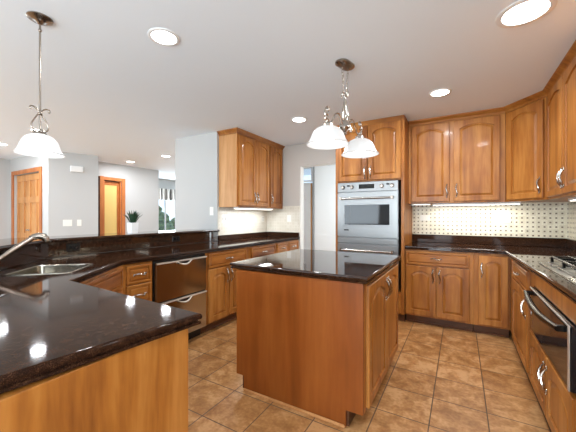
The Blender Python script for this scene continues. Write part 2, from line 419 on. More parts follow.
# outer shell
def wall_with_openings(name, axis, c0, c1, a0, a1, ops, m='wall'):
    """wall slab between c0..c1 on its thin axis, running a0..a1, with openings (s, e, z0, z1)"""
    mb = MB(); cur = a0
    def bx(s, e, z0, z1):
        if e - s < 1e-4 or z1 - z0 < 1e-4: return
        if axis == 'x': mb.box(s, e, c0, c1, z0, z1)
        else: mb.box(c0, c1, s, e, z0, z1)
    for s, e, z0, z1 in sorted(ops):
        bx(cur, s, 0, ZC); bx(s, e, 0, z0); bx(s, e, z1, ZC); cur = e
    bx(cur, a1, 0, ZC)
    struct(name, mb, m)
wall_with_openings('wall_right', 'y', 1.03, 1.15, -3.6, 4.36, [(-2.65, -.55, .85, 2.15)], 'wall_kitchen')  # opening made for the added side window
RW = [(-7.3, -5.3, .55, 2.15), (-4.7, -2.5, .6, 2.1), (-1.75, -.25, .12, 2.15)]  # patio opening is last; the other two are added for the fill lamps
wall_with_openings('wall_rear', 'x', -3.6, -3.48, -8.4, 1.15, RW)
wall_with_openings('wall_living_left', 'y', -8.32, -8.20, -3.6, 2.48, [(-2.4, .8, .5, 2.2)])
cw = MB().box(-8.42, -8.00, 2.48, 3.21, 0, ZC).box(-8.00, -6.77, 2.56, 3.21, 0, 2.10).box(-8.00, -6.77, 2.48, 3.21, 2.10, ZC)
cw.loops([[(x, y, z) for x, y in ((-6.77, 2.48), (-6.46, 2.48), (-6.215, 3.21), (-6.77, 3.21))] for z in (0, ZC)], cap0=True, cap1=True)
struct('wall_closet', cw, 'wall')
wall_with_openings('wall_living_far', 'y', -6.95, -6.83, 3.211, 5.03, [(3.62, 4.04, 0, 2.06)])
struct('wall_alcove', MB().box(-8.42, -6.95, 4.93, 5.03, 0, ZC), 'wall')
wall_with_openings('wall_window', 'y', -8.42, -8.30, 5.03, 7.6, [(5.96, 6.86, .5, 2.05)])
struct('wall_north', MB().box(-8.42, -4.5, 7.5, 7.6, 0, ZC).box(-4.6, -4.5, 5.85, 7.5, 0, ZC), 'wall')
struct('wall_den', MB().box(-8.5, -8.4, 3.21, 4.93, 0, ZC), 'wall')

def window(name, axis, c, a0, a1, z0, z1, muntin=1, th=.05, fr=.05, m='white'):
    mb = MB()
    def bx(s, e, p, q, t=th, **k):
        if axis == 'x': mb.box(s, e, c - t / 2, c + t / 2, p, q)
        else: mb.box(c - t / 2, c + t / 2, s, e, p, q)
    bx(a0, a0 + fr, z0, z1); bx(a1 - fr, a1, z0, z1); bx(a0 + fr, a1 - fr, z0, z0 + fr); bx(a0 + fr, a1 - fr, z1 - fr, z1)
    for k in range(muntin):
        x = a0 + (a1 - a0) * (k + 1) / (muntin + 1); bx(x - .02, x + .02, z0 + fr, z1 - fr, .03)
    f = struct(name, mb, m)
    g = MB()
    if axis == 'x': g.box(a0 + fr, a1 - fr, c - .003, c + .003, z0 + fr, z1 - fr)
    else: g.box(c - .003, c + .003, a0 + fr, a1 - fr, z0 + fr, z1 - fr)
    g.build('pane', 'glass', f)
    return f
for i, (a, b_, z0, z1) in enumerate(RW): window('window_%d' % (i + 1), 'x', -3.55, a, b_, z0, z1, 1 + (i == 2))
window('window_4', 'y', -8.28, -2.4, .8, .5, 2.2, 2)
window('window_7', 'y', 1.10, -2.65, -.55, .85, 2.15, 2)  # unseen window added to go with the side fill lamp
window('window_5', 'y', -8.37, 5.96, 6.86, .5, 2.05, 1)

# closet door (six-panel pine) in the living room wall
def panel_door(root, w, h, cols, rows, m, y=0, th=.035, name='door_slab'):
    mb = MB(); mb.box(0, w, y - th, y, 0, h, .002)
    st = .09 if cols == 4 else .11; rail = .10
    cw = (w - st * (cols + 1) * .72) / cols; sx = (w - cols * cw) / (cols + 1)
    tot = h - rail * (len(rows) + 1); z = rail
    for r in rows:
        hh = tot * r
        for c in range(cols):
            x = sx + c * (cw + sx)
            # sunk panel: frame groove ring and raised field
            L = []
            for i, yy in ((0, -th - .0005), (.008, -th + .012), (.02, -th + .012), (.034, -th - .002)):
                L.append([(x + i, y + yy, z + i), (x + cw - i, y + yy, z + i), (x + cw - i, y + yy, z + hh - i), (x + i, y + yy, z + hh - i)])
            mb.loops(L, cap1=True)
            L2 = [[(x - .004, y - th - .0002, z - .004), (x + cw + .004, y - th - .0002, z - .004), (x + cw + .004, y - th - .0002, z + hh + .004), (x - .004, y - th - .0002, z + hh + .004)], L[0]]
        z += hh + rail
    return mb.build(name, m, root)
def planked_door(root, w, h, m, name='door_slab'):
    """double bifold leaves, each with stiles, rails and four-column sunk panels"""
    mb = MB(); mb.box(0, w, -.018, 0, 0, h)
    n = 4; st = w * .06
    for k in range(n + 1):
        x = k * (w - st) / n
        mb.box(x, x + st, -.036, -.018, 0, h, .003)
    for z0, z1 in ((0, .16), (.78, .92), (1.52, 1.64), (h - .13, h)):
        mb.box(.002, w - .002, -.0355, -.018, z0, z1, .003)
    return mb.build(name, m, root)
dr = thing('closet_door', 'pale honey pine panel door with brown casing in white living room wall', 'door', (-7.99, 2.555, 0))
sl = planked_door(dr, 1.21, 2.09, 'door_wood')
for x in (.56, .65): MB().ball((x, -.06, .98), .02, 10).tube([(x, -.03, .98), (x, -.055, .98)], .007).build('knob', 'nickel', sl, smooth=True)
cs = MB(); cs.box(-.09, -.003, -.10, -.0755, 0, 2.18, .006).box(1.213, 1.29, -.10, -.0755, 0, 2.18, .006).box(-.003, 1.213, -.10, -.0755, 2.10, 2.18, .006)
cs.build('casing', 'casing', dr)

# doorway to a lit den, with wood jambs
dw = thing('den_doorway', 'wood cased doorway with an amber glass door beside the white corner wall', 'door', (-6.83, 3.62, 0), radians(90))
MB().box(-.08, 0, -.03, 0, 0, 2.13, .004).box(.42, .50, -.03, 0, 0, 2.13, .004).box(0, .42, -.03, 0, 2.06, 2.13, .004).build('casing', 'casing', dw)
MB().box(.001, .03, .0, .12, 0, 2.05).box(.39, .419, .0, .12, 0, 2.05).build('jamb', 'casing', dw)
a = MB().box(.03, .07, .05, .085, 0, 2.04).box(.35, .39, .05, .085, 0, 2.04).box(.07, .35, .05, .085, 0, .2).box(.07, .35, .05, .085, 1.96, 2.04).build('door_frame', 'casing', dw)
MB().box(.071, .349, .06, .07, .2, 1.96).build('glass_panel', 'amber_glass', a)
cb = thing('open_closet_door', 'wood door, one side coloured dark as shade, standing open beside the amber glass doorway', 'door', (-6.825, 3.43, 0), radians(0))
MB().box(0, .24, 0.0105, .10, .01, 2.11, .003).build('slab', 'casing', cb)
MB().box(.004, .236, 0, .010, .012, 2.10, .002).build('shade_face', 'wood_dark', cb, label='leaf side coloured dark brown for shade')  # dark wood sheet stands in for shade on this side of the leaf
k_ = MB(); k_.ball((.20, -.04, 1.0), .022, 10).tube([(.20, -.0005, 1.0), (.20, -.035, 1.0)], .008); k_.build('knob', 'nickel', cb, smooth=True)

# hall front door with transom
fd = thing('front_door', 'white entry door with a small blue lit pane at the hall end', 'door', (-3.60, 5.80, 0))
sl = MB().box(0, .87, -.04, 0, 0, 1.98, .003).build('slab', 'white', fd)
MB().box(.62, .72, -.045, -.0405, 1.60, 1.76).build('lite', 'glass', sl)
MB().box(.835, .865, -.07, -.041, 0, 1.96, .004).build('edge_trim', 'wood_pale', fd)
window('window_6', 'x', 5.80, -3.60, -2.74, 2.0, 2.32, 2, fr=.035)
# exterior trees seen through window_5
for i, (x, y, h, r) in enumerate([(-17, 11.0, 1.6, 1.1), (-17, 14.6, 2.5, 1.1), (-21, 15.2, 2.2, 1.5), (-14.0, 10.6, 1.3, .9)]):
    lab = ['leftmost rounded tree outside the far striped window', 'tall pointed tree outside the far striped window, rightmost', 'broad tree behind the others outside the far window', 'low leafy bush in front of trees outside far window'][i]
    t = thing('tree', lab, 'tree', (x, y, -.3)); mb = MB(); rr = random.Random(i)
    for k in range(16):
        zz = .5 + (h + .3 - .5) * k / 15; q = r * (1 - .75 * k / 15)
        mb.ball((rr.uniform(-.4, .4) * q, rr.uniform(-.4, .4) * q, zz), q * .62, 9, (1, 1, .7))
    mb.build('crown', 'foliage', t); MB().tube([(0, 0, 0), (0, 0, 1.2)], .14).build('trunk', 'casing', t)
struct('ground', MB().box(-30, -8.45, -10, 25, -.4, -.3), 'foliage')

val = MB()
L = []
for z, y0 in ((2.14, 0), (1.78, 0)):
    row = []
    for k in range(61):
        yy = 5.9 + 1.02 * k / 60; row.append((-8.22 + .02 * sin(k * 1.05) * (1.6 if z < 2 else .6), yy, z))
    for k in range(60, -1, -1):
        yy = 5.9 + 1.02 * k / 60; row.append((-8.235 + .02 * sin(k * 1.05) * (1.6 if z < 2 else .6), yy, z))
    L.append(row)
val.loops(L, cap0=True, cap1=True)
tag(val.build('valance', 'stripe'), 'grey and white striped fabric valance over the far living room window', 'valance')

# mosaic backsplashes
def splash(name, loc, rz, w, z0, z1, m, cut=()):
    o = MB().box(0, w, -.008, -.0002, z0, z1).build(name, m)
    o.location = loc; o.rotation_euler = (0, 0, rz); o['kind'] = 'structure'; return o
splash('wall_back_mosaic', (-.565, 4.36, 0), 0, 1.59, 1.015, 1.415, 'mosaic')
splash('wall_right_mosaic', (1.03, 4.352, 0), -pi / 2, 3.5, 1.015, 1.415, 'mosaic')
splash('wall_left_mosaic', (-2.96, 3.13, 0), pi / 2, 1.222, .985, 1.384, 'mosaic_pale')
splash('wall_back_left_mosaic', (-2.951, 4.36, 0), 0, .655, .985, 1.43, 'mosaic_pale')

# bar wall carrying the raised ledge
BW = [(-2.96, 3.113), (-2.96, 1.12), (-1.99, .15), (-.86, .15)]
def thick(path, o0, o1, z0, z1): return sweep(path, [(o0, z0), (o0, z1), (o1, z1), (o1, z0)])
# travelling towards -y, the right-hand side is -x (living room side)
struct('wall_bar', thick(BW, 0, .12, 0, 1.038), 'wall')
bl = thing('bar_ledge', 'raised dark granite bar ledge running along the half wall behind the sink', 'countertop', (-2.96, 2, .914))
def local(mb, o):
    bmesh.ops.translate(mb.bm, verts=mb.bm.verts, vec=-Vector(o.location)); return mb
sweep(BW, [(-.045, 1.044), (-.048, 1.050), (-.050, 1.058), (-.048, 1.066), (-.043, 1.072), (.337, 1.072), (.342, 1.062), (.337, 1.040), (-.03, 1.040)])
local(sweep([(-2.96, 3.112), (-2.96, 1.12), (-1.99, .15), (-.80, .15)],
            [(-.03, 1.0385), (-.045, 1.044), (-.048, 1.050), (-.050, 1.058), (-.048, 1.066), (-.043, 1.072), (.337, 1.072), (.342, 1.062), (.337, 1.0385)]), bl).build('ledge_top', 'granite_gloss', bl, smooth=True)
local(thick([(-2.96, 3.112), (-2.96, 1.12), (-1.99, .15), (-.86, .15)], -.020, -.0005, .915, 1.038), bl).build('granite_face', 'granite_gloss', bl)

# ================================================================== LEFT RUN
FX = -2.33    # cabinet face plane of the left run
def left(name, label, y0): return thing(name, label, 'cabinet', (FX, y0, 0), pi / 2)
c = left('base_cabinet', 'narrow drawer base cabinet between the sink corner and the dishwasher', 1.39)
base_body(c, .262, d=.62)
for z0, z1 in ((.70, .853), (.52, .692), (.32, .512), (.115, .312)): drawer(c, .022, .24, z0, z1)
dwr = thing('dishwasher', 'stainless steel two-drawer dishwasher with curved pulls under the granite worktop', 'dishwasher', (FX, 1.66, 0), pi / 2)
MB().box(0, .612, .0, .58, .10, .868).build('housing', 'black', dwr)
MB().box(0.004, .608, .06, .5, 0, .0995).build('toe_kick', 'black', dwr)
for z0, z1 in ((.495, .845), (.11, .485)):
    mb = MB(); mb.box(.008, .604, -.03, -.0005, z0, z1, .004, 2)
    f = mb.build('drawer_front', 'steel_dish', dwr)
    # curved lip handle: brow with recess below
    MB().box(.010, .602, -.046, -.0302, z1 - .016, z1 - .002, .004, 2).build('top_lip', 'bright_trim', f)
    hp = [(.22 + .17 * k / 16, -.050 - .012 * sin(pi * k / 16), z1 - .014 - .030 * sin(pi * k / 16)) for k in range(17)]
    MB().tube(hp, [.004 + .004 * sin(pi * k / 16) for k in range(17)], 10).build('handle', 'bright_trim', f, smooth=True)
    MB().box(.235, .375, -.033, -.0302, z1 - .040, z1 - .018, .004, 2).build('grip_recess', 'black', f)
c = left('base_cabinet', 'base cabinet with one wide drawer and two arched doors just past the dishwasher', 2.275)
base_body(c, .715, d=.62)
drawer(c, .04, .675, .70, .853); door(c, .04, .352, .12, .685, 'r', .58); door(c, .362, .675, .12, .685, 'l', .58)
c = left('base_cabinet', 'base cabinet with one wide drawer half hidden behind the island, left run', 2.992)
base_body(c, .66, d=.62)
drawer(c, .07, .64, .70, .853); door(c, .07, .352, .12, .685, 'r', .58); door(c, .358, .64, .12, .685, 'l', .58)
c = left('base_cabinet', 'last left base cabinet with two small drawers side by side at the opening', 3.654)
base_body(c, .70, d=.62)
drawer(c, .03, .345, .70, .853); drawer(c, .37, .68, .70, .853); door(c, .03, .345, .12, .685, 'r', .58); door(c, .37, .68, .12, .685, 'l', .58)
# diagonal sink cabinet
P0 = Vector((-1.86, .78)); P1 = Vector((-2.33, 1.387)); dg = (P1 - P0); ang = math.atan2(dg.y, dg.x)
sc_ = thing('sink_cabinet', 'corner cabinet with an angled front below the sink worktop', 'cabinet', (P0.x, P0.y, 0), ang)
Ld = dg.length
MB().box(0, Ld, -.003, .05, .10, .868).build('body', 'wood', sc_)
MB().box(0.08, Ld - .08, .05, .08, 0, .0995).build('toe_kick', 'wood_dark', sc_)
door(sc_, .05, Ld / 2 - .004, .12, .685, 'r', .58, y=-.003); door(sc_, Ld / 2 + .004, Ld - .05, .12, .685, 'l', .58, y=-.003)
o = rp_panel(Ld - .1, .15, 0, fr=.018, n=2).build('false_drawer_front', 'wood_h', sc_); o.location = (.05, -.0035, .70)
# peninsula cabinet with a plain end panel
pc = thing('peninsula_cabinet', 'large foreground peninsula cabinet with plain orange-brown wooden end panel', 'cabinet', (-.88, .74, 0), pi)
MB().box(0, .95, 0, .55, .10, .868).build('body', 'wood', pc)
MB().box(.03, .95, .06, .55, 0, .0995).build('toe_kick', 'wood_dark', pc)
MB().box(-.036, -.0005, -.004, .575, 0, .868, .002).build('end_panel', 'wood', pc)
for x0 in (.06, .51): door(pc, x0, x0 + .40, .12, .685, 'r', .58); drawer(pc, x0, x0 + .40, .70, .853)

# worktop: left run, angled corner, peninsula
SC = [(-2.31, 1.15), (-2.545, .915), (-2.30, .655), (-2.065, .895)]   # sink rim corners
def rounded(poly, r, n=5):
    out = []; m = len(poly)
    for i in range(m):
        p0, p1, p2 = Vector(poly[i - 1]), Vector(poly[i]), Vector(poly[(i + 1) % m])
        a = p1 + (p0 - p1).normalized() * r; b = p1 + (p2 - p1).normalized() * r
        for k in range(n + 1):
            t = k / n; q = a * (1 - t) ** 2 + p1 * 2 * t * (1 - t) + b * t * t; out.append((q.x, q.y))
    return out
rim = rounded(SC, .045)
ZT = .912
wt = thing('worktop', 'polished dark brown granite worktop with the sink, from peninsula to left run', 'countertop', (-2.0, 1.0, .87))
poly = [(-2.94, 4.359), (-2.94, 1.115), (-1.995, .172), (-.868, .172), (-.800, .768), (-1.835, .805), (-2.302, 1.372), (-2.300, 4.359)]
poly = [(p[0], p[1]) for p in poly]
def is_ccw(p): return sum(p[i - 1][0] * p[i][1] - p[i][0] * p[i - 1][1] for i in range(len(p))) > 0
assert is_ccw(poly)
local(slab(poly, ZT, holes=[rim[::-1]], flat=(0, 1, 2, 7)), wt).build('top', 'granite', wt, smooth=True)
local(MB().box(-2.951, -2.93, 3.114, 4.35, ZT + .001, .985, .003).box(-2.93, -2.31, 4.33, 4.3515, ZT + .001, .985, .003), wt).build('upstand', 'granite', wt)
# sink
sk = thing('sink', 'brushed steel sink bowl set into the brown granite corner', 'sink', (-2.3, .9, .72))
cen = Vector((sum(p[0] for p in SC) / 4, sum(p[1] for p in SC) / 4))
def scl(poly, s): return [((x - cen.x) * s + cen.x, (y - cen.y) * s + cen.y) for x, y in poly]
Ls = [[(x, y, z) for x, y in scl(rim, s)] for s, z in ((1.075, ZT + .0006), (1.07, ZT + .0035), (1.0, ZT + .0045), (.975, ZT + .002), (.965, ZT - .008), (.95, .78), (.88, .745), (.2, .74))]
local(MB().loops(Ls, cap1=True), sk).build('bowl', 'steel_sink', sk, smooth=True)
local(MB().lathe([(.045, .742), (.045, .747), (.03, .748), (.028, .744), (0, .744)], (cen.x, cen.y, 0), 20), sk).build('drain', 'nickel', sk, smooth=True)
# faucet
fb = Vector((-2.43, .64, ZT))
fc = thing('faucet', 'satin nickel pull-out faucet with slanted spout reaching over the sink', 'faucet', fb)
MB().lathe([(.028, .0008), (.028, .008), (.022, .014), (.02, .05), (.022, .09), (.018, .105), (0, .108)], (0, 0, 0), 20).build('base', 'nickel', fc, smooth=True)
hd = Vector((-2.50, .88, 1.118)) - fb
st0 = Vector((0, 0, .055))
pts = [st0, st0.lerp(hd, .25), st0.lerp(hd, .6) + Vector((0, 0, .002)), hd]
MB().tube(bez(pts, 6), .017, 12).build('spout', 'nickel_dark', fc, smooth=True)
MB().tube([hd + Vector((.002, -.02, -.008)), hd, hd + Vector((.006, .02, .006)), hd + Vector((.018, .045, .0)), hd + Vector((.024, .056, -.015)), hd + Vector((.028, .060, -.035))], [.018, .022, .024, .024, .022, .018], 14).build('spray_head', 'nickel_dark', fc, smooth=True)
MB().tube([(.0, .0, .10), (.01, -.02, .14), (.03, -.05, .16)], [.009, .007, .006], 8).build('lever', 'nickel', fc, smooth=True)

# left upper cabinet
UZ0, UZ1 = 1.415, 2.40
CROWN = lambda z: [(0, z - .062), (.008, z - .062), (.008, z - .054), (.004, z - .052), (.010, z - .038), (.026, z - .024), (.040, z - .012), (.044, z - .001), (0, z - .001)]
UZL = 1.385
uc = thing('wall_cabinet', 'tall wooden wall cabinet with three doors on the left beside the white wall', 'cabinet', (-2.63, 3.15, 0), pi / 2)
MB().box(0, 1.20, 0, .325, UZL, ZC - .0015).build('body', 'wood', uc)
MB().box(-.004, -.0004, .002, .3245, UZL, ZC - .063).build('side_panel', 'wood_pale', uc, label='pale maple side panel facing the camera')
door(uc, .03, .405, UZL + .02, 2.375, 'r', 1.53); door(uc, .415, .765, UZL + .02, 2.375, 'l', 1.53); door(uc, .80, 1.17, UZL + .02, 2.375, 'l', 1.53)
sweep([(-.0045, .324), (-.0045, -.0005), (1.205, -.0005), (1.205, .2)][::-1], [(-o, z) for o, z in CROWN(ZC)][::-1]).build('crown', 'wood_h', uc)
ul = thing('undercabinet_light', 'slim lit bar under the left wall cabinet', 'light', (-2.63, 3.2, UZL), pi / 2)
MB().box(.02, .9, .03, .12, -.022, -.0008).build('housing', 'white', ul)
MB().box(.03, .89, .04, .11, -.026, -.0222).build('lens', 'tube', ul)
area('left_undercabinet_glow', (-2.72, 3.65, UZL - .032), (0, 0, 0), .08, .85, 3.2, WARM)

# ================================================================== OVEN TOWER
tw = thing('oven_cabinet', 'tall wooden oven tower cabinet with two upper doors', 'cabinet', (-1.42, 3.70, 0))
W = .853
MB().box(0, .035, 0, .655, .10, ZC - .001).box(W - .035, W, 0, .655, .10, ZC - .001).box(.035, W - .035, 0, .655, 1.69, ZC - .001).box(.035, W - .035, 0, .655, .10, .36).box(.035, W - .035, .6, .655, .36, 1.69).build('body', 'wood', tw)
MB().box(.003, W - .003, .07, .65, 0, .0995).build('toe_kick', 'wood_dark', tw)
door(tw, .035, .419, 1.705, 2.385, 'r', 1.80, rise=.045, mt='wood'); door(tw, .433, .818, 1.705, 2.385, 'l', 1.80, rise=.045)
drawer(tw, .035, .818, .12, .345)
sweep([(W + .0005, .32), (W + .0005, -.0005), (-.0005, -.0005), (-.0005, .655)], [(o * 1.3, z) for o, z in CROWN(ZC)]).build('crown', 'wood_h', tw)
WO = .828
ov = thing('double_oven', 'stainless steel double wall oven with bar handles and knobs', 'oven', (-1.42, 3.70, 0))
MB().box(.038, WO - .038, .003, .58, .365, 1.685).build('case', 'steel_oven', ov)
cp = MB().box(.038, WO - .038, -.028, .002, 1.565, 1.685, .004).build('control_panel', 'steel_oven', ov)
MB().box(.32, .51, -.032, -.0282, 1.60, 1.655, .003).build('display', 'display', cp)
for x in (.115, .23, .60, .72):
    MB().lathe([(.026, 0), (.026, .006), (.021, .012), (.019, .035), (0, .037)], (0, 0, 0), 20).build('knob', 'nickel_dark', cp, smooth=True)
    k = bpy.context.scene.collection.objects[-1]; k.location = (x, -.0285, 1.625); k.rotation_euler = (pi / 2, 0, 0)
for x in (.165, .655):
    MB().box(x, x + .035, -.031, -.0282, 1.635, 1.655, .002).build('indicator', 'display', cp)
for nm, z0, z1 in (('upper_door', 1.0, 1.552), ('lower_door', .375, .905)):
    d = MB().box(.04, WO - .04, -.035, .002, z0, z1, .006, 2).build(nm, 'steel_oven', ov)
    zc = z1 - .072
    MB().tube([(.085, -.085, zc), (WO - .085, -.085, zc)], .0125, 14).build('handle', 'nickel', d, smooth=True)
    for x in (.10, WO - .10):
        MB().box(x - .016, x + .016, -.098, -.0355, zc - .018, zc + .018, .005, 2).build('handle_mount', 'nickel_dark', d)
    MB().box(.115, WO - .115, -.039, -.0352, z0 + .135, z1 - .135, .012, 3).build('window_trim', 'steel_oven', d)
    MB().box(.135, WO - .135, -.0415, -.0392, z0 + .152, z1 - .152, .01, 2).build('window_glass', 'glass_dark', d)
    MB().box(.13, .19, -.037, -.0352, z0 + .075, z0 + .09, .001).build('badge', 'glass_dark', d)
MB().box(.04, WO - .04, -.03, .002, .915, .99, .004).build('vent_trim', 'steel_oven', ov)

# ================================================================== BACK WALL RIGHT SIDE
FYB = 3.74
c = thing('base_cabinet', 'back wall base cabinet with one wide drawer over two arched doors, beside the oven tower', 'cabinet', (-.565, FYB, 0))
base_body(c, .69, d=.61)
drawer(c, -.0 + .012, .65, .70, .853); door(c, .012, .326, .12, .685, 'r', .58); door(c, .338, .65, .12, .685, 'l', .58)
c = thing('base_cabinet', 'corner base cabinet with a single tall arched door left of the corner', 'cabinet', (.126, FYB, 0))
base_body(c, .312, d=.61)
door(c, .042, .296, .12, .845, 'l', .69)
# right run
FXR = .44
def right(name, label, y0, cat='cabinet'): return thing(name, label, cat, (FXR, y0, 0), -pi / 2)
c = right('base_cabinet', 'right run base cabinet with one small drawer over a door beside the corner', 3.738)
base_body(c, 1.034, d=.585)
drawer(c, .29, .995, .70, .853); door(c, .29, .995, .12, .685, 'r', .58)
oc = right('base_cabinet', 'right base cabinet with framed opening above two arched doors, under the cooktop', 2.702)
MB().box(0, 1.03, .02, .585, .10, .87).box(0, .085, 0, .0195, .10, .87).box(.955, 1.03, 0, .0195, .10, .87).box(.085, .955, 0, .0195, .782, .87).box(.085, .955, 0, .0195, .10, .476).build('body', 'wood', oc)
MB().box(.002, 1.028, .07, .585, 0, .0995).build('toe_kick', 'wood_dark', oc)
MB().box(.003, 1.027, .058, .0695, .0005, .022, .004).build('shoe_molding', 'wood_dark', oc)
door(oc, .06, .517, .12, .468, 'r', .345); door(oc, .523, .98, .12, .468, 'l', .345)
# built-in drawer oven with black glass door
bo = right('undercounter_oven', 'black glass drawer oven with curved black handle in the right cabinets', 2.702, 'oven')
MB().box(.088, .952, .004, .019, .478, .780, .002).build('case', 'black', bo)
d = MB().box(.092, .948, -.020, .0035, .482, .774, .004).build('door', 'glass_dark', bo)
MB().box(.091, .949, -.0245, -.0205, .765, .774, .001).build('top_trim', 'bright_trim', d)
MB().box(.920, .944, -.0245, -.0205, .482, .764, .001).build('side_trim', 'bright_trim', d)
hp = [(.13 + .77 * k / 20, -.052 - .018 * sin(pi * k / 20), .742 - .022 * sin(pi * k / 20)) for k in range(21)]
mb = MB().tube(hp, [.013 + .006 * sin(pi * k / 20) for k in range(21)], 12)
for x in (.15, .88): mb.box(x - .014, x + .014, -.056, -.021, .728, .756, .003)
mb.build('handle', 'iron', d, smooth=True)
c = right('base_cabinet', 'nearest right base cabinet below the worktop at the frame edge', 1.670)
base_body(c, .95, d=.585); door(c, .03, .46, .12, .685, 'r', .58); door(c, .475, .91, .12, .685, 'l', .58); drawer(c, .03, .46, .70, .853); drawer(c, .475, .91, .70, .853)

wr = thing('worktop', 'polished dark granite worktop turning the right-hand corner under the mosaic', 'countertop', (.4, 3.7, .87))
poly = [(-.562, 4.359), (-.562, 3.705), (.385, 3.705), (.430, 2.3), (.445, .68), (1.029, .68), (1.029, 4.359)]
assert is_ccw(poly)
local(slab(poly, ZT, flat=(0, 5, 6)), wr).build('top', 'granite_gloss', wr, smooth=True)
local(MB().box(-.562, 1.0285, 4.33, 4.359, ZT + .001, 1.013, .003).box(1.0, 1.0285, .68, 4.33, ZT + .001, 1.013, .003), wr).build('upstand', 'granite', wr)

# cooktop
ck = thing('cooktop', 'stainless gas cooktop with black cast iron grates on the right worktop', 'cooktop', (.75, 2.40, ZT + .0008))
mb = MB(); mb.box(-.245, .215, -.46, .46, 0, .010, .004, 2)
tray = mb.build('tray', 'steel', ck)
MB().box(-.20, .17, -.42, .42, .0105, .014, .003).build('burner_pan', 'steel', ck)
for gy in (-.28, 0, .28):
    g = MB()
    x0, x1, y0, y1 = -.175, .165, gy - .135, gy + .135
    for y in (y0, y1): g.box(x0, x1, y - .006, y + .006, .045, .060, .003)
    for x in (x0, x1): g.box(x - .006, x + .006, y0, y1, .045, .060, .003)
    for x in (-.09, .08):
        g.box(x - .005, x + .005, y0, y1, .050, .066, .002)
    for dy in (-.06, 0, .06): g.box(x0, x1, gy + dy - .005, gy + dy + .005, .050, .066, .002)
    for x in (x0, x1):
        for y in (y0, y1): g.box(x - .008, x + .008, y - .008, y + .008, .0145, .050, .002)
    g.build('grate', 'iron', ck)
for x, y in ((-.09, -.28), (.08, -.28), (0, 0), (-.09, .28), (.08, .28)):
    MB().lathe([(.045, .0145), (.045, .022), (.034, .024), (.034, .032), (0, .034)], (x, y, 0), 20).build('burner', 'iron', ck, smooth=True)

# upper cabinets back wall
c = thing('wall_cabinet', 'wide two-door wooden wall cabinet over the mosaic right of the oven tower', 'cabinet', (-.565, 4.02, 0))
MB().box(0, .994, 0, .338, UZ0, ZC - .0015).build('body', 'wood', c)
door(c, .035, .455, UZ0 + .02, 2.375, 'r', 1.56, rise=.045); door(c, .500, .945, UZ0 + .02, 2.375, 'l', 1.56, rise=.045)
# angled corner cabinet
A = Vector((.432, 4.018)); B = Vector((.718, 3.655)); dd = B - A; an = math.atan2(dd.y, dd.x)
c = thing('wall_cabinet', 'angled corner wall cabinet with one arched door', 'cabinet', (A.x, A.y, 0), an)
Lc = dd.length
inv = Matrix.Rotation(-an, 4, 'Z') @ Matrix.Translation((-A.x, -A.y, 0))
ring = [(.432, 4.018), (.718, 3.655), (1.028, 3.655), (1.028, 4.358), (.432, 4.358)]
mb = MB(); mb.loops([[(x, y, z) for x, y in ring] for z in (UZ0, ZC - .0015)], cap0=True, cap1=True); bmesh.ops.transform(mb.bm, matrix=inv, verts=mb.bm.verts)
mb.build('body', 'wood', c)
door(c, .035, Lc - .035, UZ0 + .02, 2.375, 'r', 1.56, rise=.045)
# right wall uppers
c = thing('wall_cabinet', 'two-door wooden wall cabinet on the right wall beside the angled corner one', 'cabinet', (.72, 3.653, 0), -pi / 2)
MB().box(0, 1.13, 0, .308, UZ0, ZC - .0015).build('body', 'wood', c)
door(c, .03, .548, UZ0 + .02, 2.375, 'r', 1.56, rise=.045); door(c, .556, 1.095, UZ0 + .02, 2.375, 'l', 1.56, rise=.045)
c = thing('wall_cabinet', 'short wooden wall cabinet above the cooktop at the frame edge', 'cabinet', (.72, 2.521, 0), -pi / 2)
MB().box(0, .95, 0, .308, 1.70, ZC - .0015).build('body', 'wood', c)
door(c, .03, .47, 1.72, 2.375, 'r', 1.82, rise=.045); door(c, .48, .92, 1.72, 2.375, 'l', 1.82, rise=.045)
cr = sweep([(.719, 1.57), (.719, 3.654), (.4315, 4.019), (-.56, 4.019)], [(-o - .0008, z) for o, z in CROWN(ZC)])
tag(cr.build('crown_molding', 'wood_h'), 'stepped wooden crown molding above the right-hand wall cabinets', 'molding')
ul = thing('undercabinet_light', 'lit slim bar under the wide two-door wall cabinet', 'light', (-.30, 4.12, UZ0))
MB().box(0, .88, 0, .10, -.022, -.0008).build('housing', 'white', ul)
MB().box(.01, .87, .01, .09, -.026, -.0222).build('lens', 'tube', ul)
area('back_undercabinet_glow', (.13, 4.17, UZ0 - .032), (0, 0, 0), .86, .07, 2.6, (1, .95, .84))
ul = thing('undercabinet_light', 'lit bar under the right wall cabinet at the frame edge', 'light', (.86, 3.45, UZ0), -pi / 2)
MB().box(0, .80, -.05, .05, -.022, -.0008).build('housing', 'white', ul)
MB().box(.01, .79, -.04, .04, -.026, -.0222).build('lens', 'tube', ul)
area('right_undercabinet_glow', (.86, 3.05, UZ0 - .032), (0, 0, 0), .07, .78, 3.6, (1, .93, .76))
uf = MB().box(-.54, -.32, 4.10, 4.2, UZ0 - .022, UZ0 - .0008, .003)
tag(uf.build('undercabinet_light', 'nickel_dark'), 'unlit dark end bar under the wall cabinet next to the oven tower', 'light')

# ================================================================== ISLAND
isl = thing('kitchen_island', 'wooden kitchen island cabinet with plain front panel and two side doors', 'cabinet', (-1.41, 1.70, 0))
IW, ID = .925, 1.03
MB().box(.0, IW - .02, .02, ID, .10, .866).build('body', 'wood', isl)
MB().box(.03, IW - .09, .02, ID - .03, 0, .0995).build('toe_kick', 'wood_dark', isl)
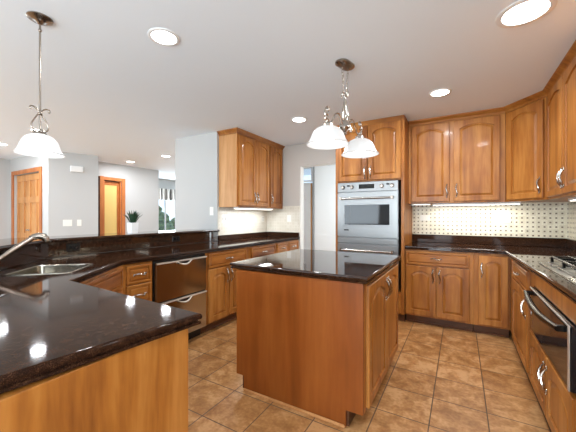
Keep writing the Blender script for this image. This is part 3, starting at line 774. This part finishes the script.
# front panel with notched lower corners
fp = MB(); pr = [(.055, .0), (IW - .105, 0), (IW - .105, .105), (IW, .105), (IW, .866), (-.012, .866), (-.012, .105), (.055, .105)]
fp.loops([[(x, 0, z) for x, z in pr], [(x, .0195, z) for x, z in pr]])
for yy in (0, .0195):
    tr = tessellate_polygon([[Vector((x, z, 0)) for x, z in pr]]); vs = [fp.bm.verts.new((x, yy, z)) for x, z in pr]
    for t in tr: fp.bm.faces.new([vs[i] for i in t])
bmesh.ops.remove_doubles(fp.bm, verts=fp.bm.verts[:], dist=1e-5)
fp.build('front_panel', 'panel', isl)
sm = MB(); sm.box(.058, IW - .108, -.014, -.0005, .0005, .020, .005, 2); sm.build('shoe_molding', 'wood_pale', isl, label='pale wooden strip along the floor')
rs = bpy.data.objects.new('side_face', None)
bpy.data.objects.remove(rs)
sf = MB().box(IW - .0195, IW, .02, .055, .10, .866).box(IW - .0195, IW, .055, ID, .10, .866).build('side_frame', 'wood', isl)
def side_door(y0, y1, hs):
    o = rp_panel(y1 - y0, .845 - .12, .05).build('door', 'wood', isl); o.location = (IW + .0005, y0, .12); o.rotation_euler = (0, 0, pi / 2)
    pull(o, .03 if hs == 'l' else y1 - y0 - .03, .615, -.02)
side_door(.06, .535, 'r'); side_door(.545, 1.00, 'l')
it = thing('island_worktop', 'square polished dark granite top of the kitchen island', 'countertop', (-.98, 2.2, .87))
poly = [(-1.490, 1.700), (-.452, 1.674), (-.452, 2.78), (-1.490, 2.78)]
local(slab(poly, ZT), it).build('top', 'granite_gloss', it, smooth=True)

# ================================================================== LIGHT FIXTURES
def shade(root, c, R=.165, H=.14):
    wob = None
    prof = [(.030, H), (.062, H * .965), (.090, H * .87), (.113, H * .70), (.127, H * .50), (.136, H * .32), (.149, H * .15), (R, H * .04)]
    prof = [prof[0]] + [(r * R / .165, z) for r, z in prof[1:-1]] + [prof[-1]]
    inner = [(r - .005, z - .003) for r, z in prof[::-1]]
    s = MB().lathe([(.0, H)] + prof + inner + [(0, H - .004)], c, 40, wob=wob).build('lamp_shade', 'shade', root, smooth=True)
    MB().ball((c[0], c[1], c[2] + .040), .045, 14, (1, 1, 1)).build('bulb', 'bulb', s, smooth=True)
def lyre(mb, c, zt, zb, w=.032, r=.004, axis='x'):
    h = zt - zb
    for s in (-1, 1):
        P = [(0, zb), (s * w * .9, zb + h * .12), (s * w, zb + h * .32), (s * w * .45, zb + h * .62), (s * w * .15, zb + h * .8), (s * w * .6, zb + h * .95), (s * w * 1.1, zb + h * .97), (s * w * 1.25, zb + h * .88), (s * w * 1.0, zb + h * .85)]
        if axis == 'x': pts = [(c[0] + u, c[1], z) for u, z in P]
        else: pts = [(c[0], c[1] + u, z) for u, z in P]
        mb.tube(bez(pts, 5), r, 8)
pn = thing('pendant_lamp', 'single bell glass pendant on a long nickel rod above the sink', 'pendant lamp', (-2.185, .797, ZC))
pnR = radians(30)
MB().lathe([(0, -.0005), (.064, -.0005), (.066, -.007), (.056, -.013), (.040, -.017), (.024, -.023), (.012, -.036), (0, -.036)], (0, 0, 0), 32).build('canopy', 'nickel_dark', pn, smooth=True)
zs = 1.625 - ZC
MB().tube([(0, 0, -.04), (0, 0, zs + .13)], .0055, 10).ball((0, 0, -.075), .010).build('rod', 'nickel_dark', pn, smooth=True)
mb = MB(); lyre(mb, (0, 0), zs + .29, zs + .135, w=.040, axis='y'); mb.ball((0, 0, zs + .25), .012); mb.lathe([(.012, zs + .145), (.034, zs + .130), (.036, zs + .118), (0, zs + .118)][::-1], (0, 0, 0), 20)
for a in (0, 2.1, 4.2): mb.ball((.03 * cos(a), .03 * sin(a), zs + .14), .010, 8)
mb.build('scroll_frame', 'nickel_dark', pn, smooth=True)
bmo = shade(pn, (0, 0, zs + .003), R=.122, H=.122)
def bulb_light(name, loc, e):
    l = bpy.data.lights.new(name, 'POINT'); l.energy = e; l.color = WARM; l.shadow_soft_size = .06
    o = bpy.data.objects.new(name, l); C.objects.link(o); o.location = loc
bulb_light('pendant_bulb_light', (-2.185, .797, 1.612), .4)

AR = .235
ch = thing('chandelier', 'nickel two-arm island chandelier with bell glass shades hung on chains', 'chandelier', (-.78, 2.235, ZC), -radians(12.3))
# oblong canopy along y
oc_ = MB()
def oval(L, r, z, n=10):
    p = []
    for k in range(n + 1): a = -pi / 2 + pi * k / n - pi / 2; 
    for k in range(n + 1):
        a = pi * k / n; p.append((r * cos(a), L + r * sin(a), z))
    for k in range(n + 1):
        a = pi + pi * k / n; p.append((r * cos(a), -L + r * sin(a), z))
    return p
oc_.loops([oval(.042, .054, -.0005), oval(.042, .054, -.012), oval(.040, .045, -.021), oval(.034, .032, -.028), oval(.024, .018, -.034)], cap0=True, cap1=True)
oc_.build('canopy', 'nickel_dark', ch, smooth=True)
for s in (-1, 1):
    cm = MB(); z = -.035; k = 0
    while z > -.235:
        pts = []
        for q in range(13):
            a = 2 * pi * q / 12; u, v = .008 * cos(a), .014 * sin(a)
            yy = s * (.045 - .030 * (-z) / .235)
            pts.append((u, yy, z - .014 + v) if k % 2 else (0, yy + u, z - .014 + v))
        cm.tube(pts, .0019, 6, caps=False); z -= .0215; k += 1
    cm.build('chain', 'nickel', ch, smooth=True)
mb = MB(); lyre(mb, (0, 0), -.22, -.46, w=.030, r=.0045, axis='y'); lyre(mb, (0, 0), -.22, -.46, w=.026, r=.0045, axis='x')
mb.ball((0, 0, -.245), .016); mb.tube([(0, 0, -.24), (0, 0, -.50)], .005)
mb.lathe([(0, -.43), (.018, -.435), (.026, -.455), (.042, -.475), (.045, -.50), (.026, -.52), (.012, -.535), (.014, -.548), (0, -.56)], (0, 0, 0), 20)
for a in range(6): mb.tube(bez([(.02 * cos(a * pi / 3), .02 * sin(a * pi / 3), -.50), (.05 * cos(a * pi / 3), .05 * sin(a * pi / 3), -.525), (.06 * cos(a * pi / 3), .06 * sin(a * pi / 3), -.505)], 5), [.007] * 10 + [.005], 6)
mb.build('center_column', 'nickel', ch, smooth=True)
for s in (-1, 1):
    am = MB()
    am.tube(bez([(0, s * .02, -.50), (0, s * .05, -.47), (0, s * .09, -.415), (0, s * .14, -.43), (0, s * .19, -.50), (0, s * .235, -.515), (0, s * .265, -.485), (0, s * .25, -.455), (0, s * .23, -.465)], 7), .0065, 8)
    am.tube(bez([(0, s * .24, -.50), (0, s * .27, -.455), (0, s * .25, -.405), (0, s * .225, -.40), (0, s * .22, -.42)], 6), .006, 8)
    am.ball((0, s * AR, -.42), .014); am.ball((0, s * .24, -.50), .016)
    am.lathe([(.014, -.505), (.036, -.525), (.038, -.545), (0, -.545)][::-1], (0, s * AR, 0), 18)
    am.build('arm', 'nickel', ch, smooth=True)
    shade(ch, (0, s * AR, -.678), R=.155, H=.135)
    bulb_light('chandelier_bulb_light', (-.78 + s * AR * sin(radians(12.3)), 2.235 + s * AR * cos(radians(12.3)), 1.76), .4)

spots = [(.327, 2.192, 'recessed ceiling light nearest the camera, top right corner', 1), (-.168, 3.21, 'recessed ceiling light above the two-door wall cabinet', 1), (-1.719, 3.237, 'recessed ceiling light between left wall cabinet and chandelier', 1),
         (-1.703, 1.295, 'recessed ceiling light at top left beside the pendant lamp', 1), (-6.25, 3.9, 'recessed living room light above the amber doorway', 1), (-5.048, 3.883, 'recessed living room light nearest the white pillar wall', 1),
         (-5.817, 4.85, 'faint recessed light behind the other living room lights', .6), (-6.566, 1.868, 'recessed living room light at left frame edge over pine door', 1),
         (-5.07, 1.83, 'recessed living room light seen just above the pendant shade', 1)]
for x, y, lab, k in spots:
    r = thing('recessed_light', lab, 'ceiling light', (x, y, ZC), 0, 'recessed ceiling lights')
    if 'nearest the camera' in lab: r.scale = (1.42, 1.42, 1)
    MB().lathe([(.078, -.0005), (.100, -.0005), (.100, -.004), (.092, -.008), (.078, -.006)], (0, 0, 0), 36, ring=True).build('trim_ring', 'white', r, smooth=True)
    MB().lathe([(0, -.0008), (.0775, -.0008), (.0775, -.004), (0, -.004)], (0, 0, 0), 36).build('lens', 'lens', r)
    l = bpy.data.lights.new('recessed_lamp', 'AREA'); l.shape = 'DISK'; l.size = .15; l.energy = 9 * k; l.color = WARM
    o = bpy.data.objects.new('recessed_lamp', l); C.objects.link(o); o.location = (x, y, ZC - .012)

# ================================================================== SMALL THINGS
def plate(name, lab, cat, loc, rz, w, h, gang, kind='switch', m='plate', ms='plate_slot'):
    t = thing(name, lab, cat, loc, rz)
    MB().box(-w / 2, w / 2, -.006, -.0005, -h / 2, h / 2, .002).build('cover_plate', m, t)
    for g in range(gang):
        x = (g - (gang - 1) / 2) * w / gang
        if kind == 'switch': MB().box(x - .012, x + .012, -.010, -.0062, -.025, .025, .002).build('rocker', ms, t)
        else:
            hz = h > w
            for q in (-.02, .02):
                if hz: MB().box(x - .013, x + .013, -.0085, -.0062, q - .012, q + .012, .002).build('socket', ms, t)
                else: MB().box(q - .012, q + .012, -.0085, -.0062, -.013, .013, .002).build('socket', ms, t)
    return t
WA = math.atan2(.73, .245)
def wpt(t, z): return (-6.46 + .245 / .77 * t + .001, 2.48 + .73 / .77 * t, z)
# mosaic wall back right
plate('outlet', 'cream outlet plate on the mosaic near the oven tower', 'outlet', (-.405, 4.352, 1.235), 0, .12, .075, 1, 'outlet', ms='plate')
plate('outlet', 'wide cream switch plate on the mosaic left of the corner', 'switch', (.435, 4.352, 1.235), 0, .165, .11, 2, 'switch', ms='plate')
# left splash
plate('light_switch', 'triple switch plate on pale backsplash nearest the white pillar wall', 'switch', (-2.952, 3.275, 1.22), pi / 2, .165, .115, 3)
plate('outlet', 'small horizontal outlet on pale backsplash under the lit cabinet', 'outlet', (-2.952, 3.83, 1.20), pi / 2, .115, .06, 1, 'outlet')
plate('outlet', 'small vertical outlet on pale backsplash close to the back corner', 'outlet', (-2.952, 4.22, 1.21), pi / 2, .07, .09, 1, 'outlet')
plate('light_switch', 'white switch plate on backsplash at the edge of the hall opening', 'switch', (-2.50, 4.352, 1.22), 0, .075, .115, 1, ms='plate')
plate('light_switch', 'upright switch plate on the white pillar wall above the ledge', 'switch', (-3.06, 3.114, 1.33), 0, .07, .12, 1, ms='plate')
plate('light_switch', 'double switch plate on the living room wall beside the pine door', 'switch', wpt(.28, 1.13), WA, .14, .12, 2, ms='plate')
plate('light_switch', 'small switch plate on the living room wall right of double plate', 'switch', wpt(.46, 1.13), WA, .07, .12, 1, ms='plate')
d = thing('door_chime', 'white rectangular door chime high on the living room wall', 'chime', wpt(.42, 2.15), WA)
MB().box(-.10, .10, -.05, -.0005, -.055, .055, .006).build('cover', 'white', d)
MB().box(-.085, .085, -.054, -.0505, -.04, .04, .003).build('grille', 'white', d)
for y, lab in ((1.31, 'black outlet on the granite bar face near the sink bend'), (2.40, 'black outlet on the granite bar face behind the dishwasher')):
    t = thing('outlet', lab, 'outlet', (-2.9395, y, .985), pi / 2)
    MB().box(-.055, .055, -.006, -.0005, -.034, .034, .003).build('cover_plate', 'black', t)
    for q in (-.02, .02): MB().box(q - .012, q + .012, -.008, -.0062, -.013, .013, .002).build('socket', 'glass_dark', t)

# potted plant on the bar ledge
pl = thing('potted_plant', 'small spiky green plant in a square white pot on the bar ledge', 'plant', (-3.13, 1.98, 1.0722))
mb = MB(); Lp = []
for s, z in ((.036, .0005), (.041, .115), (.038, .115), (.037, .100)):
    Lp.append([(-s, -s, z), (s, -s, z), (s, s, z), (-s, s, z)])
mb.loops(Lp, cap0=True); mb.build('pot', 'pot', pl)
MB().box(-.0365, .0365, -.0365, .0365, .093, .100).build('soil', 'soil', pl)
rr = random.Random(3)
for k in range(60):
    a = rr.uniform(0, 2 * pi); sp_ = rr.uniform(.01, .115); h = rr.uniform(.11, .165) - sp_ * .25
    b0 = Vector((.02 * cos(a), .02 * sin(a), .101)); tip = Vector((sp_ * cos(a), sp_ * sin(a), .10 + h))
    mid = b0.lerp(tip, .5) + Vector((0, 0, .02)); side = Vector((-sin(a), cos(a), 0)) * .009
    mb = MB(); mb.loops([[b0 - side * .6, b0 + side * .6, b0 + Vector((0, 0, .003))], [mid - side, mid + side, mid + Vector((0, 0, .004))], [tip - side * .1, tip + side * .1, tip + Vector((0, 0, .001))]], cap0=True, cap1=True)
    mb.build('leaf', 'leaf', pl)
